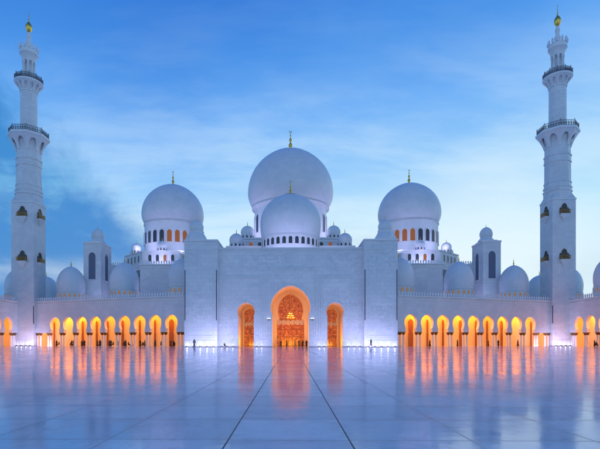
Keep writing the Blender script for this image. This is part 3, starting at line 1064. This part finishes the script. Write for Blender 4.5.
ZMAP = [(43.05, 43.05), (45.4, 45.4), (49, 48.4), (55, 54.3), (57.1, 56.4), (59.9, 58.6), (65.4, 62.6), (66, 63.4), (67.1, 64.6), (78, 77), (81.2, 79.2), (81.75, 79.8),
        (86.7, 86), (88.7, 88.2), (90, 89.6), (94.4, 95.2), (95.8, 96.75), (101.3, 101.5)]
def slim(q):
    """proportions of the stages above the square foot"""
    out = []
    for (x, y, z) in q.v:
        if z > 43.06:
            k = 1 - .14 * min(1, (z - 43.06) / 2.3)
            for (a, b), (a2, b2) in zip(ZMAP, ZMAP[1:]):
                if z <= a2: break
            z = b + (b2 - b) * (z - a) / (a2 - a)
            x *= k; y *= k
        out.append((x, y, z))
    q.v = out
    return q

def minaret(x, y, sg, nm):
    w2 = 3.35
    m = thing('minaret', 'tall white minaret with square foot, two ringed galleries and gold ball, on the %s' % nm, 'minaret', (x, y, 0), group='minarets')
    q = MB(); q.box(-w2, w2, -w2, w2, 0, 43.0)
    sh = build('square_shaft', q, M_WALL, m)
    q = MB()
    q.box(-w2 - .12, w2 + .12, -w2 - .12, w2 + .12, 42.6, 43.1)
    build('cornice', q, M_TRIM, sh)
    q = MB()
    q.box(-w2 - .14, w2 + .14, -w2 - .14, w2 + .14, 1.55, 1.75)
    for i in range(8):
        t = -w2 - .1 + (2 * w2 + .06) * i / 7
        q.box(t, t + .14, -w2 - .12, -w2 + .1, .14, 1.548)
        for e in (-1, 1):
            xx = e * w2
            q.box(min(xx - .1 * e, xx + .12 * e), max(xx - .1 * e, xx + .12 * e), t, t + .14, .14, 1.548)
    build('dado_moulding', q, M_TRIM, sh)
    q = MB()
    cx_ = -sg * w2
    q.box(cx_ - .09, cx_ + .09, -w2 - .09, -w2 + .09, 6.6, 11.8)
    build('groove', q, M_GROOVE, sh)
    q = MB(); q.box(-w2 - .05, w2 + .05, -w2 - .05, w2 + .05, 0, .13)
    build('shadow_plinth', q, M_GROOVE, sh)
    for z in (25.0, 38.2):
        balcony(m, (0, -w2, z), 0)
        balcony(m, (-sg * w2, 0, z), -sg * PI / 2)
    # square to octagon
    q = MB()
    ro = 4.05 / math.cos(R(22.5))
    top = [(ro * math.cos(R(22.5 + 45 * k)), ro * math.sin(R(22.5 + 45 * k))) for k in range(8)]
    corners = [(w2, w2), (-w2, w2), (-w2, -w2), (w2, -w2)]
    ce = MB()
    ce.lathe([(w2 * 1.04 / math.cos(R(22.5)) , 43.1), (4.0 / math.cos(R(22.5)), 45.4)], 8, rot=R(22.5))
    for (a, b) in corners:
        ce.add([(a, b, 43.1), (a * .40, b, 43.1), (a, b * .40, 43.1), (a * .78, b * .78, 45.6)], [(0, 1, 3), (0, 3, 2), (1, 2, 3), (0, 2, 1)])
    build('shoulder', slim(ce), M_WALL, m)
    c8 = math.cos(R(22.5))
    def o8(lst): return [(r / c8, z) for r, z in lst]
    q = MB()
    q.lathe(o8([(4.0, 45.4), (4.2, 45.45), (4.2, 46.0), (3.95, 46.2), (3.95, 46.7), (4.15, 46.8), (4.15, 47.3), (3.85, 47.5), (3.85, 48.6), (4.0, 48.65), (4.0, 49.0), (3.75, 49.1),
                (3.7, 54.7), (3.95, 54.8), (3.95, 55.2), (3.8, 55.3), (3.8, 56.6), (4.0, 56.7), (4.0, 57.1), (3.7, 57.2), (3.65, 59.9), (3.7, 62.0), (4.4, 64.6), (5.9, 65.3)]), 8, rot=R(22.5))
    os_ = build('octagonal_shaft', slim(q), M_WALL, m)
    q = MB()
    for k in range(8):   # blind arches on the octagon
        a = R(45 * k)
        nv = Vector((math.cos(a), math.sin(a), 0)); uv = Vector((-math.sin(a), math.cos(a), 0))
        F = planeF(nv * 3.68, uv, nv)
        for hw_ in (1.05,):
            pr = roundarch(hw_, 49.6, 52.6, 54.0)
            pts = [F(h, z, .03) for h, z in pr] + [F(-h, z, .03) for h, z in pr[::-1][1:]]
            q.tube(pts, .10, 4)
    build('blind_arch', slim(q), M_TRIM, os_)
    q = MB(); sloped_ring(q, 8, 3.85, 6.0, 59.9, 65.4, R(22.5), .82)
    q.lathe(o8([(6.0, 65.4), (6.25, 65.5), (6.25, 66.0), (2.5, 66.01)]), 8, rot=R(22.5))
    g1 = build('gallery', slim(q), M_TRIM, m)
    q = MB(); railing(q, 8, 6.3, 66.0, 1.45, R(22.5), 6)
    build('railing', slim(q), M_BRONZE, g1)
    q = MB(); q.lathe([(2.72, 66.0), (2.9, 66.1), (2.9, 67.0), (2.72, 67.1), (2.68, 77.6), (2.9, 77.7), (2.9, 78.1), (2.7, 78.2), (2.75, 79), (3.4, 80.6), (4.2, 81.1)], 32)
    build('round_shaft', slim(q), M_CARVED, m, smooth=40)
    q = MB(); sloped_ring(q, 12, 2.85, 4.4, 78.2, 81.2, 0, .85)
    q.lathe([(4.4, 81.2), (4.6, 81.3), (4.6, 81.75), (2.0, 81.76)], 24)
    g2 = build('gallery', slim(q), M_TRIM, m)
    q = MB(); railing(q, 12, 4.45, 81.75, 1.15, 0, 4)
    build('railing', slim(q), M_BRONZE, g2)
    q = MB(); q.lathe([(.95, 81.7), (.9, 86.6), (1.9, 87.4)], 16)
    ln = build('lantern_core', slim(q), M_WALL, m, smooth=40)
    for k in range(8):
        a = R(45 * k + 22.5)
        link('column', cached('mincol', lambda: _mincol()), ln, (1.56 * math.cos(a), 1.56 * math.sin(a), 79.8))
    q = MB()
    q.lathe([(1.3, 86.75), (2.0, 86.8), (2.15, 87.3), (2.75, 88.6), (2.95, 88.7), (2.95, 89.4), (2.75, 89.5), (2.75, 90.0), (1.2, 90.3), (.95, 90.9), (.85, 91.4), (1.0, 91.5), (1.0, 91.8), (.7, 92.0), (.6, 93.0), (.8, 93.2), (.7, 93.7), (.35, 94.4)], 24)
    for k in range(12):
        a = R(30 * k); e = Vector((math.cos(a), math.sin(a), 0))
        q.tube([e * 2.8 + Vector((0, 0, 90.0)), e * 2.95 + Vector((0, 0, 90.6)), e * 2.85 + Vector((0, 0, 91.2))], [.34, .4, .05], 5)
    build('crown', slim(q), M_TRIM, m, smooth=40)
    q = MB()
    q.lathe([(.3, 94.3), (.5, 94.45), (.85, 94.9), (1.08, 95.5), (1.1, 95.9), (.95, 96.5), (.6, 97.1), (.28, 97.5), (.18, 97.9), (.3, 98.1), (.16, 98.4), (.09, 99.2), (.2, 99.5), (.06, 99.8), (.03, 100.9), (0, 101.2)], 20)
    q.tube([(.26 * math.cos(t), 0, 101.1 + .26 * math.sin(t)) for t in [R(-240 + 300 * i / 10) for i in range(11)]], .06, 5)
    build('finial', slim(q), M_GOLD, m, smooth=60)
    return m
def _mincol():
    q = MB(); q.lathe([(.3, 0), (.3, .25), (.2, .4), (.18, 5.4), (.32, 5.9), (.32, 6.25)], 10)
    return q.mesh('column', M_TRIM, 40)
minaret(-79.5, 138.4, -1, 'left')
minaret(79.5, 138.4, 1, 'right')

# ------------------------------------------------------------------ chandelier in the great passage
ch = thing('chandelier', 'glowing gold chandelier hanging in the great central arch', 'chandelier', (0, FY + 7.5, 0))
q = MB()
q.tube([(0, 0, 9.0), (0, 0, 14.6)], .05, 6)
q.lathe([(.1, 7.2), (.3, 7.5), (.2, 8.0), (.35, 8.3), (.1, 9.0)], 12)
for r_, z_ in ((.95, 7.5), (.7, 8.05), (.42, 8.6)):
    q.tube([(r_ * math.cos(2 * PI * k / 20), r_ * math.sin(2 * PI * k / 20), z_) for k in range(21)], .05, 5)
    for k in range(6):
        t = 2 * PI * k / 6
        q.tube([(.15 * math.cos(t), .15 * math.sin(t), z_ + .1), (r_ * math.cos(t), r_ * math.sin(t), z_)], .035, 4)
build('chandelier_frame', q, M_GOLD, ch)
q = MB()
for r_, z_, n_ in ((.95, 7.55, 12), (.7, 8.1, 10), (.42, 8.65, 8)):
    for k in range(n_):
        t = 2 * PI * k / n_
        q.lathe([(0, 0), (.1, .08), (.11, .18), (.05, .3), (0, .34)], 6, (r_ * math.cos(t), r_ * math.sin(t), z_))
build('bulbs', q, M_BULB, ch)

# lamps in the passages
for c, en, zt_ in ((-SX, 1100, 8.6), (0, 3200, 12.0), (SX, 1100, 8.6)):
    lamp('passage_floor_lamp', 'AREA', (c, FY + 1.9, .15), en * .62, AMBER, 1.8 if c else 5.0, (c, FY + DEP, 8.5 if c else 10.5))
# ------------------------------------------------------------------ floodlights
def flood_meshes():
    q = MB()
    q.box(-.22, .22, -.14, .14, .06, .28); q.box(-.26, -.23, -.05, .05, 0, .22); q.box(.23, .26, -.05, .05, 0, .22); q.box(-.26, .26, -.07, .07, 0, .03)
    body = q.mesh('housing', M_LAMPBODY)
    q = MB(); q.box(-.18, .18, .142, .16, .09, .25)
    lens = q.mesh('lens', M_LENS)
    return body, lens
FB, FL = flood_meshes()
def flood(x, y, rz, label, group, e, wash):
    t = thing('floodlight', label, 'floodlight', (x, y, 0), rz, group)
    link('housing', FB, t); link('lens', FL, t)
    f = Vector((-math.sin(rz), math.cos(rz), 0))
    p = Vector((x, y, 0)) + f * .22
    lamp('flood_beam', 'POINT', (p.x, p.y, .55), e, VWHITE, radius=.12)
for sg, nm in ((-1, 'left'), (1, 'right')):
    for i in range(5):
        x = sg * (PX0 + (PX1 - PX0) * (i + .5) / 5)
        flood(x, FY - 2.75, 0, 'small ground floodlight glowing at the foot of the %s pylon' % nm, 'floodlights at the foot of the %s pylon' % nm, 22 * random.uniform(.7, 1.25), 1)
    for i, x in enumerate((7.2, 8.4, 14.4, 15.8, 17.2)):
        flood(sg * x, FY - .75, 0, 'small dim floodlight against the gate front %s of the great arch' % nm, 'floodlights %s of the great arch' % nm, 5, 1)
    for i in range(5):
        x = sg * 79.5 - 3.35 + 6.7 * (i + .5) / 5
        flood(x, 138.4 - 3.35 - .75, 0, 'small ground floodlight at the foot of the %s minaret' % nm, 'floodlights at the foot of the %s minaret' % nm, 12 * random.uniform(.7, 1.25), 1)
    # wall washers (long low strips) at the gate, pylons, minarets
    lamp('gate_washer', 'AREA', (sg * 22, FY - 7.0, .2), 470, VIOLET, 8, (sg * 22, FY - 2, 7), None, .25)
    lamp('gate_washer', 'AREA', (sg * 16, FY - 5, .2), 340, VIOLET, 4, (sg * 16, FY, 7), None, .25)
    lamp('gate_washer', 'AREA', (sg * 7.6, FY - 5, .2), 280, VIOLET, 3, (sg * 7.6, FY, 7), None, .25)
    lamp('minaret_washer', 'AREA', (sg * 76.5, 138.4 - 6.2, .2), 340, VIOLET, 7, (sg * 77.5, 135, 6), None, .3)
    lamp('minaret_washer', 'AREA', (sg * 71.5, 133.0, .2), 260, VIOLET, 3, (sg * 75, 137, 6), None, .3)

# roof floodlights among the terraces
def roof(x, y, z, e, tgt, size=2.0, col=VIOLET):
    lamp('roof_floodlight', 'AREA', (x, y, z), e * .46, col, size, tgt)
roof(0, 119, 25.6, 900, (0, 130, 33), 6)
for sg in (-1, 1):
    roof(sg * 9, 121, 25.6, 700, (sg * 4, 132, 32), 3)
    roof(sg * 11, 139, 25.5, 420, (sg * 14, 146, 31), 2)
    roof(sg * 9, 154.5, 36.3, 800, (sg * 5, 166, 53), 2)
    roof(sg * 19, 160, 37, 1800, (sg * 8, 170, 52), 2)
    roof(sg * 44, 153.0, 28.2, 900, (sg * 44, 158, 33), 5)
    roof(sg * 36, 155.0, 33.0, 1000, (sg * 41, 166, 46), 2)
    roof(sg * 52, 157.0, 33.0, 1000, (sg * 47, 166, 46), 2)
    roof(sg * 57, 166, 30.0, 500, (sg * 52, 168, 36), 2)
    roof(sg * 40, 133, 13.3, 600, (sg * 40, 150, 21), 6)
    roof(sg * 58, 139, 13.3, 350, (sg * 60, 145, 18), 4)
    roof(sg * 54, 146, 13.3, 350, (sg * 59, 147, 20), 3)

# ------------------------------------------------------------------ people
def skin_mesh(verts, edges, radii, mat):
    me = bpy.data.meshes.new('body')
    me.from_pydata(verts, edges, [])
    o = bpy.data.objects.new('body_source', me)
    COL.objects.link(o)
    md = o.modifiers.new('skin', 'SKIN')
    me.skin_vertices[0].data[0].use_root = True
    for i, r in enumerate(radii):
        me.skin_vertices[0].data[i].radius = (r, r)
    ss = o.modifiers.new('sub', 'SUBSURF'); ss.levels = 1; ss.render_levels = 1
    dg = bpy.context.evaluated_depsgraph_get()
    out = bpy.data.meshes.new_from_object(o.evaluated_get(dg))
    bpy.data.objects.remove(o)
    out.materials.clear(); out.materials.append(mat)
    out.polygons.foreach_set('use_smooth', [True] * len(out.polygons))
    return out

def person_meshes(pose):
    """body, clothing and hair for one figure facing -y"""
    st = {'stand': .05, 'walk': .30, 'sit': 0}[pose]
    dz = -.47 if pose == 'sit' else 0.0
    V = []; E = []; Rr = []
    def add(p, r, par=None):
        V.append(p); Rr.append(r)
        if par is not None: E.append((par, len(V) - 1))
        return len(V) - 1
    pel = add((0, 0, .95 + dz), .125)
    bel = add((0, 0, 1.12 + dz), .12, pel)
    che = add((0, .01, 1.32 + dz), .14, bel)
    nek = add((0, .0, 1.50 + dz), .055, che)
    h0 = add((0, -.01, 1.58 + dz), .085, nek); h1 = add((0, -.01, 1.68 + dz), .095, h0)
    add((0, .0, 1.75 + dz), .06, h1)
    hands = []
    for s in (-1, 1):
        sh = add((s * .19, .0, 1.42 + dz), .058, che)
        if pose == 'sit':
            el = add((s * .24, -.05, 1.16 + dz), .045, sh); wr = add((s * .16, -.28, 1.03 + dz), .03, el)
        else:
            el = add((s * .25, .03 - s * st * .25, 1.14), .045, sh); wr = add((s * .25, -.08 - s * st * .5, .90), .03, el)
        dirv = (Vector(V[wr]) - Vector(V[el])).normalized()
        ha = add(tuple(Vector(V[wr]) + dirv * .08), .033, wr)
        hands.append((Vector(V[ha]), dirv, s))
        hip = add((s * .10, 0, .88 + dz), .095, pel)
        if pose == 'sit':
            kn = add((s * .13, -.42, .50), .065, hip); an = add((s * .12, -.44, .10), .042, kn); add((s * .13, -.60, .045), .04, an)
        else:
            kn = add((s * .11, -.04 - s * st * .55, .50), .065, hip); an = add((s * .11, .02 - s * st * .9 + (.08 if s < 0 and st > .1 else 0), .09), .042, kn); add((s * .12, -.15 - s * st * .9, .045), .038, an)
    body = skin_mesh(V, E, Rr, M_SKIN)
    # fingers and face into the same body mesh
    q = MB()
    for c, dv, s in hands:
        side = dv.cross(Vector((0, 1, 0))).normalized() if abs(dv.y) < .9 else Vector((1, 0, 0))
        for i, ln in enumerate((.07, .082, .078, .062)):
            b = c + dv * .02 + Vector((0, (i - 1.5) * .018, 0))
            q.tube([b, b + dv * ln * .5, b + dv * ln + Vector((-s * .015, -.01, 0))], [.01, .009, .006], 5)
        q.tube([c + Vector((0, -.03, 0)), c + dv * .03 + Vector((0, -.055, 0)), c + dv * .06 + Vector((0, -.06, 0))], [.012, .011, .007], 5)
    hz = 1.65 + dz
    q.tube([(0, -.10, hz + .02), (0, -.125, hz - .02)], [.012, .018], 5)
    for s in (-1, 1):
        q.tube([(s * .095, 0, hz + .02), (s * .105, .01, hz - .03)], [.02, .015], 5)
        q.lathe([(0, -.012), (.012, 0), (0, .012)], 6, (s * .035, -.098, hz + .022))
    q.tube([(-.03, -.098, hz - .055), (0, -.104, hz - .057), (.03, -.098, hz - .055)], .007, 4)
    bm = bmesh.new(); bm.from_mesh(body)
    fm = q.mesh('tmp', M_SKIN); bm.from_mesh(fm); bm.to_mesh(body); bm.free()
    # clothing
    q = MB()
    if pose == 'sit':
        q.tube([(0, .02, .44), (0, 0, .62), (0, .01, .86), (0, 0, 1.0)], [.19, .17, .19, .09], 14)
        for s in (-1, 1):
            q.tube([(s * .09, .05, .46), (s * .13, -.42, .52), (s * .12, -.44, .12)], [.13, .095, .07], 10)
            q.tube([(s * .17, 0, .96), (s * .25, -.05, .69), (s * .17, -.26, .57)], [.085, .068, .055], 8)
    else:
        q.tube([(0, 0, .06), (0, 0, .5), (0, 0, .95), (0, 0, 1.15), (0, .01, 1.34), (0, .0, 1.47), (0, 0, 1.52)],
               [.25 + st * .25, .21 + st * .1, .175, .155, .185, .14, .07], 16)
        for s in (-1, 1):
            q.tube([(s * .15, .0, 1.44), (s * .25, .03 - s * st * .25, 1.14), (s * .25, -.075 - s * st * .48, .92)], [.08, .068, .06], 8)
    robe = q
    q2 = MB()
    if pose == 'walk':
        q2.lathe([(.085, -.08), (.108, 0), (.104, .05), (.07, .10), (0, .125)], 12, (0, .015, 1.69 + dz))
    else:   # head scarf falling to the shoulders
        q2.lathe([(.16, -.26), (.115, -.15), (.105, -.08)], 12, (0, .02, 1.67 + dz), cap=False)
        q2.lathe([(.105, -.02), (.112, .03), (.075, .10), (0, .125)], 12, (0, .02, 1.67 + dz))
    return body, robe, q2
PM = {}
def person(x, y, rz, label, pose='stand', cloth=None, group=None, sc=1.0):
    cloth = cloth or M_CLOTH_BLACK
    if pose not in PM: PM[pose] = person_meshes(pose)
    body, robe, head = PM[pose]
    t = thing('person', label, 'person', (x, y, 0.01), rz, group)
    t.scale = (sc, sc, sc)
    link('body', body, t)
    link('clothing', cached(('robe', pose, cloth.name), lambda: robe.mesh('clothing', cloth, 60)), t)
    link('hair' if pose == 'walk' else 'head_scarf', cached(('head', pose, cloth.name), lambda: head.mesh('head_cover', M_HAIR if pose == 'walk' else cloth, 60)), t)
    return t
person(-23.0, 109.6, R(20), 'person in a long black robe standing before the left pylon', 'stand', sc=1.12)
person(18.9, 108.4, R(-60), 'person in dark clothes walking past the foot of the right pylon', 'walk', M_CLOTH_NAVY, sc=1.12)
person(-16.2, 112.4, R(150), 'small seated person in black on the paving left of the side arch', 'sit', sc=.85)
GP = 'people gathered in the great archway'
for i, (x, y, ps, lb, cl) in enumerate([
        (4.0, 115.6, 'stand', 'person in black robe at the right jamb of the great arch', M_CLOTH_BLACK),
        (2.2, 120.5, 'stand', 'person in dark blue robe inside the great arch, right of centre', M_CLOTH_NAVY),
        (1.2, 122.4, 'walk', 'person in grey walking through the middle of the great arch', M_CLOTH_GREY),
        (-1.0, 121.5, 'stand', 'person in black robe inside the great arch, just left of centre', M_CLOTH_BLACK),
        (-2.6, 123.0, 'walk', 'person in navy walking deep inside the left half of the great arch', M_CLOTH_NAVY),
        (3.2, 123.2, 'walk', 'person in black walking at the back of the great arch on the right', M_CLOTH_BLACK)]):
    person(x, y, R(random.uniform(-180, 180)), lb, ps, cl, GP)
# people in the left gallery, a row of dark figures; fewer on the right
uL = Vector((-(P1.x - P0.x), P1.y - P0.y, 0)).normalized(); nL = Vector((uL.y, -uL.x, 0))
if nL.y < 0: nL = -nL
oL = Vector((-P0.x, P0.y, 0))
ords = ['first', 'second', 'third', 'fourth', 'fifth', 'sixth', 'seventh', 'eighth', 'ninth']
for i, c in enumerate(cent):
    k = (4, 4, 3, 5, 4, 4, 3, 3, 2)[i]
    for j in range(k):
        s = c + (j - (k - 1) / 2) * .62 + random.uniform(-.12, .12)
        d = random.uniform(.2, 2.4)
        p = oL + uL * s + nL * d
        ps = 'sit' if (j % 3 == 1) else random.choice(['stand', 'walk'])
        person(p.x, p.y, R(random.uniform(-150, 150)), 'dark clothed person %s in the %s arch of the left arcade counted from the gate' % ({'sit': 'sitting', 'stand': 'standing', 'walk': 'walking'}[ps], ords[i]),
               ps, random.choice([M_CLOTH_BLACK, M_CLOTH_NAVY, M_CLOTH_BLACK]), 'people under the %s arch of the left arcade' % ords[i])
uR = Vector((-uL.x, uL.y, 0)); nR = Vector((-nL.x, nL.y, 0)); oR = Vector((P0.x, P0.y, 0))
for i, (c, lb, ps) in enumerate(((cent[1] - .1, 'person in black walking out under the second arch of the right arcade', 'walk'), (cent[3] + .3, 'person in navy standing under the fourth arch of the right arcade', 'stand'),
                                (cent[5] + .6, 'person in black walking under the sixth arch of the right arcade', 'walk'), (cent[6] - .8, 'person in black robe standing under the seventh arch of the right arcade', 'stand'), (cent[7] + 1.2, 'person in navy walking by a column of the eighth right arch', 'walk'))):
    p = oR + uR * c + nR * (-1.2 if i == 0 else .8)
    person(p.x, p.y, R(random.uniform(-150, 150)), lb, ps, (M_CLOTH_BLACK, M_CLOTH_NAVY)[i in (1, 4)], sc=1.05)
for (x, y, lb, ps) in ((80.5, 123.2, 'person in black robe under the side arch at the right edge of the picture', 'stand'), (80.3, 122.2, 'seated person in black beside the standing one at the right edge', 'sit')):
    person(x, y, R(random.uniform(-150, 150)), lb, ps)
